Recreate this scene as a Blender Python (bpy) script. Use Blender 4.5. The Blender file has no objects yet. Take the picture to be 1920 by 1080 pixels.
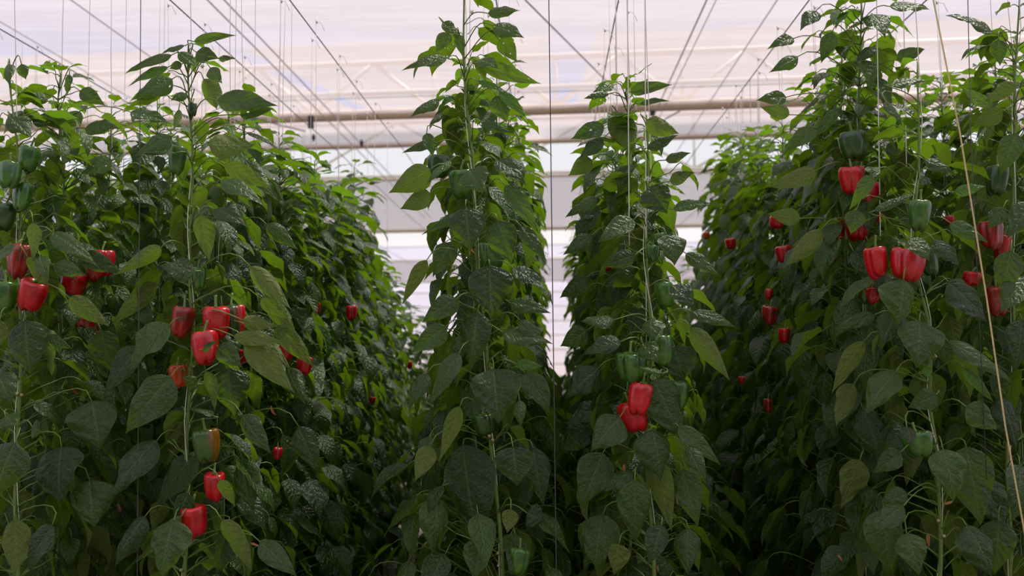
import bpy, math, random
import numpy as np
from mathutils import Vector, Matrix, Euler

scene = bpy.context.scene
COL = scene.collection
F = 1800.0                       # focal length in pixels of the 1920 wide frame
CAM = Vector((0, 0, 1.6))
D0 = 3.5                         # distance at which the crop rows begin

# ------------------------------------------------------------------ camera
cam_d = bpy.data.cameras.new('camera')
cam = bpy.data.objects.new('camera', cam_d)
COL.objects.link(cam)
cam.location = CAM
PITCH, YAW, ROLL = math.radians(3.3), math.radians(2.25), math.radians(0.3)
rot = Euler((math.radians(90) + PITCH, 0, YAW), 'XYZ').to_matrix() @ Matrix.Rotation(-ROLL, 3, 'Z')
cam.rotation_euler = rot.to_euler('XYZ')
cam_d.sensor_width = 36.0
cam_d.lens = 36.0 * F / 1920.0
cam_d.clip_end = 300
cam_d.dof.use_dof = True
cam_d.dof.focus_distance = 3.5
cam_d.dof.aperture_fstop = 2.3
scene.camera = cam


def at(x, y, Y):
    """point of the plane at distance Y along the rows that the photograph shows at (x, y)"""
    d = rot @ Vector(((x - 960) / F, (540 - y) / F, -1))
    return CAM + d * (Y / d.y)


# ------------------------------------------------------------------ materials
def new_mat(name):
    m = bpy.data.materials.new(name)
    m.use_nodes = True
    nt = m.node_tree
    nt.nodes.clear()
    return m, nt, nt.nodes.new('ShaderNodeOutputMaterial')


class N:
    def __init__(s, nt):
        s.nt = nt

    def node(s, t, **kw):
        n = s.nt.nodes.new(t)
        for k, v in kw.items():
            setattr(n, k, v)
        return n

    def link(s, a, b):
        s.nt.links.new(a, b)

    def put(s, sock, v):
        if isinstance(v, (int, float, tuple, list)):
            if isinstance(v, (tuple, list)) and len(v) == 3 and len(getattr(sock, 'default_value', (0,))) == 4:
                v = (*v, 1)
            sock.default_value = v
        else:
            s.link(v, sock)

    def math(s, op, a, b=0.0, c=0.0):
        n = s.node('ShaderNodeMath', operation=op)
        s.put(n.inputs[0], a); s.put(n.inputs[1], b); s.put(n.inputs[2], c)
        return n.outputs[0]

    def smooth(s, v, lo, hi, a=0.0, b=1.0):
        n = s.node('ShaderNodeMapRange', interpolation_type='SMOOTHSTEP')
        s.put(n.inputs[0], v); s.put(n.inputs[1], lo); s.put(n.inputs[2], hi); s.put(n.inputs[3], a); s.put(n.inputs[4], b)
        return n.outputs[0]

    def mix(s, f, a, b):
        n = s.node('ShaderNodeMix', data_type='RGBA')
        s.put(n.inputs[0], f); s.put(n.inputs[6], a); s.put(n.inputs[7], b)
        return n.outputs[2]

    def noise(s, vec, scale, detail=2.0, rough=0.5):
        n = s.node('ShaderNodeTexNoise')
        if vec is not None:
            s.link(vec, n.inputs['Vector'])
        n.inputs['Scale'].default_value = scale
        n.inputs['Detail'].default_value = detail
        n.inputs['Roughness'].default_value = rough
        return n.outputs['Fac']


def plain(name, col, rough=0.5, metal=0.0, noise_scale=0, noise_amt=0.2, spec=0.5, bump=0.0):
    m, nt, out = new_mat(name)
    g = N(nt)
    p = g.node('ShaderNodeBsdfPrincipled')
    p.inputs['Roughness'].default_value = rough
    p.inputs['Metallic'].default_value = metal
    p.inputs['Specular IOR Level'].default_value = spec
    if noise_scale:
        tc = g.node('ShaderNodeTexCoord')
        f = g.noise(tc.outputs['Object'], noise_scale, 3)
        dk = tuple(c * (1 - noise_amt) for c in col); lt = tuple(min(1, c * (1 + noise_amt)) for c in col)
        g.put(p.inputs['Base Color'], g.mix(f, dk, lt))
        if bump:
            b = g.node('ShaderNodeBump')
            b.inputs['Strength'].default_value = bump
            b.inputs['Distance'].default_value = 0.002
            g.link(f, b.inputs['Height']); g.link(b.outputs[0], p.inputs['Normal'])
    else:
        p.inputs['Base Color'].default_value = (*col, 1)
    g.link(p.outputs[0], out.inputs[0])
    return m


def leaf_mat(name, dark, mid, under, trans, holes=False):
    m, nt, out = new_mat(name)
    g = N(nt)
    uv = g.node('ShaderNodeUVMap').outputs[0]
    sx = g.node('ShaderNodeSeparateXYZ'); g.link(uv, sx.inputs[0])
    s = g.math('MULTIPLY', g.math('SUBTRACT', sx.outputs[0], 0.5), 2.0)
    a = g.math('ABSOLUTE', s)
    t = sx.outputs[1]
    tone = g.node('ShaderNodeAttribute', attribute_name='tone').outputs['Fac']
    geo = g.node('ShaderNodeNewGeometry')
    pos = g.node('ShaderNodeTexCoord').outputs['Object']
    nz = g.noise(pos, 60, 3, 0.6)
    # veins: the midrib and six curved pairs that run forward from it
    mid_m = g.smooth(a, 0.018, 0.06, 1, 0)
    k = g.math('SUBTRACT', t, g.math('MULTIPLY', g.math('POWER', a, 0.8), 0.24))
    k = g.math('ADD', k, g.math('MULTIPLY', g.noise(pos, 22, 2, 0.5), 0.16))
    fr = g.math('ABSOLUTE', g.math('SUBTRACT', g.math('FRACT', g.math('MULTIPLY', k, 7.0)), 0.5))
    side = g.smooth(fr, 0.0, 0.085, 1, 0)
    side = g.math('MULTIPLY', side, g.smooth(a, 0.75, 0.95, 0.8, 0))
    vein = g.math('MAXIMUM', mid_m, g.math('MULTIPLY', side, 0.38))
    groove = g.math('MULTIPLY', g.smooth(fr, 0.0, 0.32, 1, 0), g.smooth(a, 0.5, 0.95, 1, 0.1))
    groove = g.math('MAXIMUM', groove, g.smooth(a, 0.0, 0.14, 1, 0))
    vein = g.math('MAXIMUM', vein, g.smooth(a, 0.945, 0.985, 0, 0.75))
    tv = g.math('ADD', g.math('MULTIPLY', tone, 0.75), g.math('MULTIPLY', nz, 0.3))
    top = g.mix(tv, dark, mid)
    vc = tuple(min(1, c * 1.9 + 0.012) for c in mid)
    top = g.mix(g.math('MULTIPLY', vein, 0.45), top, vc)
    un = g.mix(g.math('MULTIPLY', nz, 0.7), under, tuple(c * 0.6 for c in under))
    un = g.mix(g.math('MULTIPLY', vein, 0.4), un, tuple(min(1, c * 1.6) for c in under))
    col = g.mix(geo.outputs['Backfacing'], top, un)
    # blistered surface between the veins
    nb = g.noise(pos, 110, 2, 0.5)
    h = g.math('SUBTRACT', g.math('ADD', g.math('MULTIPLY', nz, 0.55), g.math('MULTIPLY', nb, 0.55)), g.math('MULTIPLY', groove, 0.20))
    b = g.node('ShaderNodeBump')
    b.inputs['Strength'].default_value = 0.8
    b.inputs['Distance'].default_value = 0.010
    g.link(h, b.inputs['Height'])
    p = g.node('ShaderNodeBsdfPrincipled')
    g.link(col, p.inputs['Base Color'])
    g.put(p.inputs['Roughness'], g.smooth(geo.outputs['Backfacing'], 0, 1, 0.34, 0.6))
    p.inputs['Specular IOR Level'].default_value = 0.5
    g.link(b.outputs[0], p.inputs['Normal'])
    tr = g.node('ShaderNodeBsdfTranslucent')
    g.put(tr.inputs[0], g.mix(tone, trans, tuple(c * 1.35 for c in trans)))
    ms = g.node('ShaderNodeMixShader')
    ms.inputs[0].default_value = 0.34
    g.link(p.outputs[0], ms.inputs[1]); g.link(tr.outputs[0], ms.inputs[2])
    res = ms.outputs[0]
    if holes:
        vo = g.node('ShaderNodeTexVoronoi')
        vo.inputs['Scale'].default_value = 7.0
        vec = g.node('ShaderNodeVectorMath', operation='ADD')
        cx = g.node('ShaderNodeCombineXYZ')
        g.link(g.math('MULTIPLY', tone, 37.0), cx.inputs[0]); g.link(g.math('MULTIPLY', tone, 91.0), cx.inputs[1])
        g.link(uv, vec.inputs[0]); g.link(cx.outputs[0], vec.inputs[1])
        g.link(vec.outputs[0], vo.inputs['Vector'])
        sc = g.node('ShaderNodeSeparateColor'); g.link(vo.outputs['Color'], sc.inputs[0])
        r = g.math('MULTIPLY', g.math('GREATER_THAN', sc.outputs[0], 0.72), g.math('ADD', 0.12, g.math('MULTIPLY', sc.outputs[1], 0.16)))
        hole = g.math('LESS_THAN', vo.outputs['Distance'], r)
        tp = g.node('ShaderNodeBsdfTransparent')
        m2 = g.node('ShaderNodeMixShader')
        g.link(hole, m2.inputs[0]); g.link(res, m2.inputs[1]); g.link(tp.outputs[0], m2.inputs[2])
        res = m2.outputs[0]
    g.link(res, out.inputs[0])
    return m


LEAF = leaf_mat('leaf_green', (0.006, 0.018, 0.003), (0.042, 0.090, 0.012), (0.13, 0.17, 0.030), (0.17, 0.32, 0.008))
LEAF_H = leaf_mat('leaf_green_nibbled', (0.012, 0.036, 0.007), (0.038, 0.092, 0.010), (0.12, 0.16, 0.028), (0.17, 0.34, 0.008), True)
LEAF_Y = leaf_mat('leaf_young', (0.028, 0.085, 0.009), (0.070, 0.17, 0.015), (0.12, 0.19, 0.03), (0.20, 0.42, 0.015))
STEM = plain('stem_green', (0.13, 0.20, 0.035), 0.5, noise_scale=30, noise_amt=0.35)
SCAR = plain('pruned_stub', (0.48, 0.38, 0.22), 0.8, noise_scale=200)
DRY = plain('dried_leaf', (0.24, 0.10, 0.03), 0.8, noise_scale=60, noise_amt=0.4)
PETAL = plain('petal', (0.75, 0.75, 0.62), 0.6)
STRING = plain('white_string', (0.72, 0.70, 0.62), 0.6)
TWINE = plain('straw_twine', (0.62, 0.47, 0.22), 0.75, noise_scale=80, noise_amt=0.3)
WIRE = plain('dark_wire', (0.09, 0.09, 0.095), 0.45, 0.6)
TAN = plain('tan_beam', (0.66, 0.50, 0.34), 0.5, noise_scale=3, noise_amt=0.08)
STEEL = plain('painted_steel', (0.95, 0.88, 0.74), 0.5, noise_scale=3, noise_amt=0.08)
ALU = plain('grey_cable', (0.45, 0.42, 0.44), 0.5)
DARKP = plain('black_plastic', (0.02, 0.02, 0.024), 0.5)


def pepper_mat(name, a, b, edge=None, streak=0.0):
    """skin that is colour a, turning to colour b across the fruit (edge: where along x the change lies)"""
    m, nt, out = new_mat(name)
    g = N(nt)
    tc = g.node('ShaderNodeTexCoord').outputs['Object']
    sx = g.node('ShaderNodeSeparateXYZ'); g.link(tc, sx.inputs[0])
    nz = g.noise(tc, 26, 3)
    if edge is None:
        col = g.mix(g.smooth(nz, 0.35, 0.7), a, b)
    else:
        x = g.math('ADD', sx.outputs[0], g.math('MULTIPLY', g.math('SUBTRACT', nz, 0.5), 0.04))
        col = g.mix(g.smooth(x, edge - 0.012, edge + 0.012), a, b)
    p = g.node('ShaderNodeBsdfPrincipled')
    g.link(col, p.inputs['Base Color'])
    p.inputs['Roughness'].default_value = 0.26
    p.inputs['Specular IOR Level'].default_value = 0.55
    p.inputs['Coat Weight'].default_value = 0.3
    p.inputs['Coat Roughness'].default_value = 0.1
    b_ = g.node('ShaderNodeBump')
    b_.inputs['Strength'].default_value = 0.2
    b_.inputs['Distance'].default_value = 0.004
    g.link(nz, b_.inputs['Height']); g.link(b_.outputs[0], p.inputs['Normal'])
    g.link(p.outputs[0], out.inputs[0])
    return m


RED, RED2, GRN = (0.54, 0.003, 0.012), (0.34, 0.002, 0.006), (0.050, 0.155, 0.008)
PM = {
    'red': pepper_mat('pepper_red', RED, RED2),
    'darkred': pepper_mat('pepper_deep_red', (0.36, 0.012, 0.01), (0.10, 0.016, 0.008)),
    'orange': pepper_mat('pepper_orange_red', (0.55, 0.055, 0.008), (0.22, 0.03, 0.006)),
    'green': pepper_mat('pepper_green', GRN, (0.016, 0.07, 0.009)),
    'darkgreen': pepper_mat('pepper_dark_green', (0.022, 0.075, 0.006), (0.013, 0.045, 0.005)),
    'brown': pepper_mat('pepper_turning', (0.035, 0.10, 0.012), (0.17, 0.075, 0.008), edge=0.014),
    'greenred': pepper_mat('pepper_green_red', (0.014, 0.055, 0.010), (0.52, 0.006, 0.014), edge=0.026),
    'redbrown': pepper_mat('pepper_red_brown', RED, (0.08, 0.012, 0.008), edge=0.018),
}
PLAB = {'red': 'ripe glossy red bell pepper', 'darkred': 'deep red bell pepper with darker streaks', 'orange': 'orange red bell pepper still ripening',
        'green': 'unripe green bell pepper', 'darkgreen': 'unripe dark green bell pepper', 'brown': 'green bell pepper turning brown on one side',
        'greenred': 'green bell pepper with one red side', 'redbrown': 'red bell pepper with one brown side'}


# ------------------------------------------------------------------ mesh building
class MB:
    def __init__(s):
        s.v = []; s.f = []; s.uv = []; s.m = []; s.tone = []; s.n = 0

    def grid(s, P, UV, mat, tone=0.5):
        """P: (nv, nu, 3) array of points"""
        nv, nu = P.shape[:2]
        s.v.append(P.reshape(-1, 3))
        idx = np.arange(nv * nu).reshape(nv, nu) + s.n
        q = np.stack([idx[:-1, :-1], idx[:-1, 1:], idx[1:, 1:], idx[1:, :-1]], -1).reshape(-1, 4)
        s.f.append(q)
        fl = (q - s.n).reshape(-1)
        s.uv.append(UV.reshape(-1, 2)[fl])
        s.m.append(np.full(len(q), mat, dtype=np.int32))
        s.tone.append(np.full(nv * nu, tone))
        s.n += nv * nu

    def tube(s, pts, radii, mat=0, sides=6, cap=True, tone=0.5):
        pts = [Vector(p) for p in pts]
        if not hasattr(radii, '__len__'):
            radii = [radii] * len(pts)
        n = len(pts)
        P = np.zeros((n, sides + 1, 3))
        ref = None
        for i, p in enumerate(pts):
            d = (pts[min(i + 1, n - 1)] - pts[max(i - 1, 0)]).normalized()
            if ref is None:
                ref = Vector((1, 0, 0)) if abs(d.x) < 0.8 else Vector((0, 1, 0))
            a = (ref - d * ref.dot(d)).normalized()
            ref = a
            b = d.cross(a)
            for k in range(sides + 1):
                th = 2 * math.pi * k / sides
                P[i, k] = p + (a * math.cos(th) + b * math.sin(th)) * radii[i]
        if cap:
            P = np.concatenate([np.repeat(np.array(pts[0])[None, None], sides + 1, 1), P, np.repeat(np.array(pts[-1])[None, None], sides + 1, 1)], 0)
        UV = np.zeros(P.shape[:2] + (2,))
        s.grid(P, UV, mat, tone)

    def box(s, c, size, mat=0, R=None):
        c = Vector(c); hx, hy, hz = [q / 2 for q in size]
        pr = [(-hx, -hy), (hx, -hy), (hx, hy), (-hx, hy), (-hx, -hy)]
        P = []
        for z, k in ((-hz, 0), (-hz, 1), (hz, 1), (hz, 0)):
            P.append([tuple(c + ((R @ Vector((x * k, y * k, z))) if R else Vector((x * k, y * k, z)))) for x, y in pr])
        P = np.array(P)
        s.grid(P, np.zeros(P.shape[:2] + (2,)), mat)

    def build(s, name, mats, parent=None, smooth=True, loc=(0, 0, 0)):
        me = bpy.data.meshes.new(name)
        V = np.concatenate(s.v).astype(np.float32); Fq = np.concatenate(s.f).astype(np.int32)
        me.vertices.add(len(V)); me.vertices.foreach_set('co', (V - np.array(loc, dtype=np.float32)).reshape(-1))
        me.loops.add(len(Fq) * 4); me.loops.foreach_set('vertex_index', Fq.reshape(-1))
        me.polygons.add(len(Fq)); me.polygons.foreach_set('loop_start', np.arange(0, len(Fq) * 4, 4, dtype=np.int32))
        me.polygons.foreach_set('material_index', np.concatenate(s.m))
        me.polygons.foreach_set('use_smooth', np.full(len(Fq), smooth))
        uvl = me.uv_layers.new(name='UVMap')
        uvl.data.foreach_set('uv', np.concatenate(s.uv).astype(np.float32).reshape(-1))
        at_ = me.attributes.new('tone', 'FLOAT', 'POINT')
        at_.data.foreach_set('value', np.concatenate(s.tone).astype(np.float32))
        me.update(calc_edges=True)
        me.validate()
        for m in (mats if isinstance(mats, (list, tuple)) else [mats]):
            me.materials.append(m)
        o = bpy.data.objects.new(name, me)
        COL.objects.link(o)
        if parent is not None:
            o.parent = parent
        return o


def tag(o, label=None, cat=None, group=None, kind=None):
    if label: o['label'] = label
    if cat: o['category'] = cat
    if group: o['group'] = group
    if kind: o['kind'] = kind
    return o


def empty(name, loc, label, cat, group=None):
    o = bpy.data.objects.new(name, None)
    o.empty_display_size = 0.1
    COL.objects.link(o)
    o.location = loc
    return tag(o, label, cat, group)


TT = [0, .04, .1, .2, .3, .42, .55, .68, .8, .9, .96, 1.0]
WW = [.05, .42, .72, .96, 1.0, .95, .80, .58, .33, .13, .045, .0]


def leaf(mb, base, d, n, L, W, bend, fold, curl, nu, nv, mat, tone, rng, twist=0.0):
    """blade from base along d with upper side n; bends away from n, folded along the midrib, edges curled"""
    d = Vector(d).normalized(); n = Vector(n); n = (n - d * n.dot(d)).normalized()
    sd = d.cross(n)
    t = np.linspace(0, 1, nv) ** 0.92
    w = np.interp(t, TT, WW) * W * 0.5
    ang = bend * (0.35 * t + 0.65 * t ** 2)
    ca, sa = np.cos(ang), np.sin(ang)
    d_, n_, s_ = np.array(d), np.array(n), np.array(sd)
    D = ca[:, None] * d_ - sa[:, None] * n_
    NN = ca[:, None] * n_ + sa[:, None] * d_
    steps = np.diff(t, prepend=0)[:, None] * L * D
    C = np.array(base) + np.cumsum(steps, 0)
    tw = twist * t
    S = np.cos(tw)[:, None] * s_ + np.sin(tw)[:, None] * NN
    NN = np.cos(tw)[:, None] * NN - np.sin(tw)[:, None] * s_
    s = np.linspace(-1, 1, nu)
    a = np.abs(s)[None, :]
    tt = t[:, None]
    ph = rng.uniform(0, 6.28); ph2 = rng.uniform(0, 6.28)
    asym = rng.uniform(-0.12, 0.12)
    ww = w[:, None] * (1 + asym * s[None, :])
    # rolled cross section: a = angle of the half blade
    X = ww * np.sign(s)[None, :] * (np.sin(np.clip(a * max(abs(curl), 1e-3), 0, 3)) / max(abs(curl), 1e-3)) * math.cos(fold)
    Z = ww * a * math.sin(fold) - np.sign(curl) * ww * (1 - np.cos(a * abs(curl))) / max(abs(curl), 1e-3)
    rip = rng.uniform(0.008, 0.022) * W * np.cos(2 * math.pi * (7.0 * (tt - 0.24 * a ** 0.8))) * a * (1.1 - a) * 2.6 * np.sin(math.pi * np.clip(tt, 0, 1)) if nu > 10 else 0
    wav = 0.03 * W * np.sin(tt * 19 + s[None, :] * 7 + ph2) * np.sin(math.pi * tt) * a + 0.06 * W * np.sin(tt * 9 + ph + np.sign(s)[None, :] * ph2) * a ** 2 * np.sin(math.pi * tt)
    Z = Z + rip + wav
    P = C[:, None, :] + S[:, None, :] * X[..., None] + NN[:, None, :] * Z[..., None]
    UV = np.stack([np.broadcast_to((s * .5 + .5)[None, :], (nv, nu)), np.broadcast_to(tt, (nv, nu))], -1)
    mb.grid(P, UV, mat, tone)


def bez(a, b, c, d, n):
    out = []
    for i in range(n + 1):
        t = i / n; u = 1 - t
        out.append(a * u ** 3 + b * (3 * u * u * t) + c * (3 * u * t * t) + d * t ** 3)
    return out


def petiole(mb, a, b, d, r=0.0019, up=0.03, mat=1, n=6, sides=5):
    L = (b - a).length
    o = (b - a); o.z = 0
    o = o.normalized() if o.length > 1e-4 else Vector((1, 0, 0))
    c1 = a + o * L * 0.35 + Vector((0, 0, 0.5 * up + 0.1 * L))
    c2 = b - Vector(d).normalized() * L * 0.3 + Vector((0, 0, up * 0.8))
    mb.tube(bez(a, c1, c2, b, n), [r * 1.25] + [r] * (n - 1) + [r * 0.9], mat, sides, tone=0.6)


def hero(mb, spec, stem_fn, Y, rng):
    x0, y0, x1, y1, wpx, kind = spec[:6]
    dy = spec[6] if len(spec) > 6 else 0.0
    Yb = Y - 0.17 + rng.uniform(-0.05, 0.04) + dy
    p0 = at(x0, y0, Yb); p1 = at(x1, y1, Yb + rng.uniform(-0.05, 0.03))
    ch = p1 - p0
    W = wpx / F * Yb * 1.2
    e = ch.normalized()
    n0 = Vector((0, -1, 0.45 if kind != 'U' else 0.0))
    n0 = (n0 - e * n0.dot(e)).normalized()
    if kind == 'U': n0 = -n0
    if kind == 'F':                                   # blade seen nearly along its surface
        n0 = Vector((0, -0.45, 1)); n0 = (n0 - e * n0.dot(e)).normalized(); W *= 1.5
    roll = rng.uniform(-0.35, 0.35)
    n0 = Matrix.Rotation(roll, 3, e) @ n0
    bend = rng.uniform(0.35, 0.8) if kind != 'U' else rng.uniform(0.2, 0.6)
    d0 = Matrix.Rotation(bend * 0.5, 3, e.cross(n0)) @ e
    L = ch.length * (bend / 2) / math.sin(bend / 2)
    fold = rng.uniform(0.05, 0.3) if kind != 'U' else rng.uniform(-0.35, 0.0)
    curl = rng.uniform(0.2, 1.1) if kind != 'U' else rng.uniform(-0.9, -0.2)
    young = W < 0.05 and rng.random() < 0.35
    m = 3 if young else (2 if (rng.random() < 0.22 and y0 < 420) else 0)
    leaf(mb, p0, d0, n0, L, W, bend, fold, curl, 17, 46, m, rng.random(), rng, rng.uniform(-0.25, 0.25))
    zs = p0.z + rng.uniform(-0.05, 0.01)
    s = stem_fn(zs)
    if (s - p0).length < 0.45:
        petiole(mb, s, p0, d0, 0.0021, 0.03)


def foliage(mb, stem_fn, ztop, zlow, rng, nu=7, nv=11, step=0.05, per=2, env=None, spread=1.0, frontcut=None, big=1.0, lowk=0.38, lowh=0.7):
    z = ztop; k = 0; phi = rng.uniform(0, 6.28)
    while z > zlow:
        h = ztop - z
        g = min(1.0, 0.42 + h / 0.5)
        wide = 1 + lowk * min(1, max(0, (h - lowh) / 0.7))
        cnt = per + (1 if (h > 0.25 and rng.random() < 0.6) else 0)
        if h < 0.08: cnt = 3
        for q in range(cnt):
            phi += 2.4 + rng.uniform(-0.5, 0.5)
            c, s_ = math.cos(phi), math.sin(phi)
            if frontcut is not None and s_ < frontcut:
                phi += 1.6; c, s_ = math.cos(phi), math.sin(phi)
                if s_ < frontcut: continue
            o = Vector((c, s_, 0))
            L = rng.uniform(0.105, 0.185) * (0.35 + 0.65 * g) * big * (1 + 0.15 * (wide - 1))
            shoot = rng.random() ** 1.1 * 0.10 * g * spread * (1 + 1.8 * (wide - 1))
            pl = rng.uniform(0.035, 0.085) * g * spread * wide
            a0 = stem_fn(z)
            a1 = a0 + o * shoot + Vector((0, 0, shoot * 0.5))
            base = a0 + o * (shoot + pl) + Vector((0, 0, rng.uniform(-0.01, 0.05) * g + shoot * 0.4))
            el = math.radians(15 - 62 * min(1, h / 0.9) ** 0.6 + rng.uniform(-24, 20))
            d = (Matrix.Rotation(rng.uniform(-0.5, 0.5), 3, 'Z') @ o) * math.cos(el) + Vector((0, 0, math.sin(el)))
            if env is not None:
                tip = base + d * L
                xl, xr = env(tip.z)
                if tip.x < xl or tip.x > xr or base.x < xl or base.x > xr: 
                    if rng.random() < 0.85: continue
            n = o * -math.sin(el) + Vector((0, 0, math.cos(el))) + Vector((rng.uniform(-.3, .3), rng.uniform(-.3, .3), 0))
            W = L * rng.uniform(0.52, 0.66)
            m = 3 if (h < 0.22 and rng.random() < 0.6) else (2 if (nu > 6 and h < 1.3 and rng.random() < 0.25) else 0)
            leaf(mb, base, d, n, L, W, rng.uniform(0.3, 1.1), rng.uniform(0.0, 0.45), rng.uniform(-0.4, 0.9), nu, nv, m, rng.random(), rng, rng.uniform(-0.5, 0.5))
            petiole(mb, a1, base, d, 0.0017, 0.015, n=3 if nu < 7 else 5, sides=4)
            if shoot > 0.03 and nu > 6:
                mb.tube([a0, (a0 + a1) / 2 + Vector((0, 0, 0.006)), a1], [0.0032, 0.0026, 0.002], 1, 5)
        z -= step * rng.uniform(0.75, 1.25); k += 1


LM = [LEAF, STEM, LEAF_H, LEAF_Y]


# bell pepper: four blocky lobes, sunken top; unit height 1, width 1
def pepper_mesh(seed, long=1.0):
    rng = random.Random(seed)
    mb = MB(); nu, nv = 41, 24
    lob = 4 if seed % 3 else 3
    P = np.zeros((nv, nu, 3))
    ph = rng.uniform(0, 6.28); sk = [rng.uniform(0.80, 1.12) for _ in range(lob)]
    sk2 = [rng.uniform(-0.09, 0.07) for _ in range(lob)]
    prof_t = [0, .04, .09, .15, .24, .34, .50, .66, .80, .92, 1.0]
    prof_r = [.02, .14, .27, .385, .475, .50, .485, .445, .37, .22, 0.0]
    prof_z = [.34, .38, .46, .48, .42, .29, .06, -.18, -.38, -.49, -.42]
    for i in range(nv):
        t = i / (nv - 1)
        r = np.interp(t, prof_t, prof_r); z = np.interp(t, prof_t, prof_z) * long
        for j in range(nu):
            th = 2 * math.pi * j / (nu - 1)
            u = (th + ph) / (2 * math.pi) * lob
            c = abs(math.sin(math.pi * u))                       # 0 in a groove, 1 on a lobe
            gr = c ** 0.55
            k = int(u) % lob
            amp = 0.22 if t < 0.8 else 0.22 + (t - 0.8) * 0.8
            rr = r * (1 - amp * (1 - gr)) * (1 + (sk[k] - 1) * c)
            zz = z + (0.035 * c - 0.02 if t < 0.3 else 0) - (0.07 * (c - 0.3) * min(1, (t - 0.6) / 0.3) if t > 0.6 else 0) + sk2[k] * c * t
            P[i, j] = (rr * math.cos(th), rr * math.sin(th), zz)
    mb.grid(P, np.zeros((nv, nu, 2)), 0)
    mb2 = MB()
    Q = np.zeros((6, 25, 3))
    for i in range(6):
        t = i / 5
        for j in range(25):
            th = 2 * math.pi * j / 24
            r = (0.05 + 0.12 * t) * (1 + (0.28 * t * math.cos(th * 5)))
            Q[i, j] = (r * math.cos(th), r * math.sin(th), (0.40 + 0.05 * t + 0.02 * t * math.cos(th * 5)) * 1.0 * long + (0.02 * (1 - t)))
    mb2.grid(Q, np.zeros((6, 25, 2)), 0)
    bx = rng.uniform(-0.2, 0.2); by = rng.uniform(-0.05, 0.2)
    pts = bez(Vector((0, 0, .43 * long)), Vector((0, 0, .43 * long + .16)), Vector((bx * .6, by * .6, .43 * long + .26)), Vector((bx, by, .43 * long + .42)), 7)
    mb2.tube(pts, [0.075, 0.055, 0.048, 0.045, 0.043, 0.043, 0.048, 0.06], 0, 8)
    return mb, mb2


PEP = []
for i in range(6):
    a, b = pepper_mesh(i + 3, 1.0)
    oa = a.build('bell_pepper', [PM['red']]); ob = b.build('stalk', [STEM])
    PEP.append((oa.data, ob.data))
    bpy.data.objects.remove(oa); bpy.data.objects.remove(ob)
PEPM = {}
pep_n = 0


def add_pepper(parent, P, w, h, kind, rng, tilt=None):
    """P: world centre; parent Empty has no rotation"""
    global pep_n
    i = pep_n % 6; pep_n += 1
    key = (i, kind)
    if key not in PEPM:
        me = PEP[i][0].copy(); me.materials.clear(); me.materials.append(PM[kind])
        PEPM[key] = me
    # meshes have unit size; skin colours depend on object space, so bake the size into a copy
    me = PEPM[key].copy()
    me.transform(Matrix.Diagonal((w, w, h, 1)))
    o = bpy.data.objects.new('bell_pepper', me); COL.objects.link(o)
    o.parent = parent; o.location = Vector(P) - parent.location
    tx, ty = tilt if tilt else (rng.uniform(-0.12, 0.12), rng.uniform(-0.15, 0.15))
    o.rotation_euler = (tx, ty, rng.uniform(-0.3, 0.3))
    o['label'] = PLAB[kind]
    ms = PEP[i][1].copy(); ms.transform(Matrix.Diagonal((w, w, h, 1)))
    s = bpy.data.objects.new('stalk', ms); COL.objects.link(s); s.parent = o
    return o


def flower(parent, P, r=0.012):
    mb = MB()
    c = Vector(P)
    for k in range(6):
        th = k * math.pi / 3
        d = Vector((math.cos(th), -0.5, math.sin(th)))
        leaf(mb, c, d, Vector((0, -1, 0)), r, r * 0.6, 0.3, 0.1, 0.2, 5, 6, 0, 0.5, random.Random(k))
    mb.tube([c + Vector((0, 0.004, 0)), c + Vector((0, -0.006, -0.002))], 0.0022, 1, 6)
    return mb.build('blossom', [PETAL, STEM], parent, loc=parent.location)


def dry_leaf(parent, P, L, d, seed):
    mb = MB(); rng = random.Random(seed)
    leaf(mb, P, d, Vector((rng.uniform(-1, 1), -1, 0.2)), L, L * 0.4, 1.4, 0.7, 1.6, 9, 12, 0, 0.5, rng, 1.5)
    o = mb.build('dried_leaf', [DRY], parent, loc=parent.location)
    o['label'] = 'small shrivelled brown leaf'
    return o


# ------------------------------------------------------------------ the crop rows
ROWS = {'L3': -3.0, 'L2': -1.90, 'L1': -1.30, 'C': -0.26, 'R1': 0.36, 'R2': 1.33, 'R3': 1.93, 'R4': 3.05}
plants = {k: [] for k in ROWS}          # row: list of (Y, empty)


def poly_stem(pts, Y, top_extra=0):
    """pts: pixels down the stem; returns f(z) -> point and the point list"""
    W = [at(x, y, Y) for x, y in pts]
    W.sort(key=lambda p: p.z)
    zs = [p.z for p in W]; xs = [p.x for p in W]

    def f(z):
        return Vector((float(np.interp(z, zs, xs)) + 0.006 * math.sin(z * 9), Y + 0.01 * math.sin(z * 6 + 1), z))
    return f, zs[-1]


def stem_mesh(fn, ztop, rng, scars=0, parent=None, extra=None):
    mb = MB()
    zs = np.linspace(0.0, ztop, 46)
    loc = parent.location
    mb.tube([fn(z) for z in zs], [0.0085 - 0.0055 * (z / ztop) ** 1.5 + 0.0012 * (i % 4 == 0) for i, z in enumerate(zs)], 0, 8)
    for e in (extra or []):
        mb.tube(e, [0.005, 0.004, 0.003, 0.0025][:len(e)] if len(e) <= 4 else 0.003, 0, 6)
    for _ in range(scars):
        z = rng.uniform(0.75, 1.7); p = fn(z)
        a = rng.uniform(-2.6, -0.5)
        q = p + Vector((math.cos(a) * 0.018, math.sin(a) * 0.018, 0.012))
        mb.tube([p, q], 0.0045, 0, 6); mb.tube([q, q + (q - p) * 0.12], 0.006, 1, 8)
    return mb.build('stem', [STEM, SCAR], parent, loc=loc)


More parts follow.
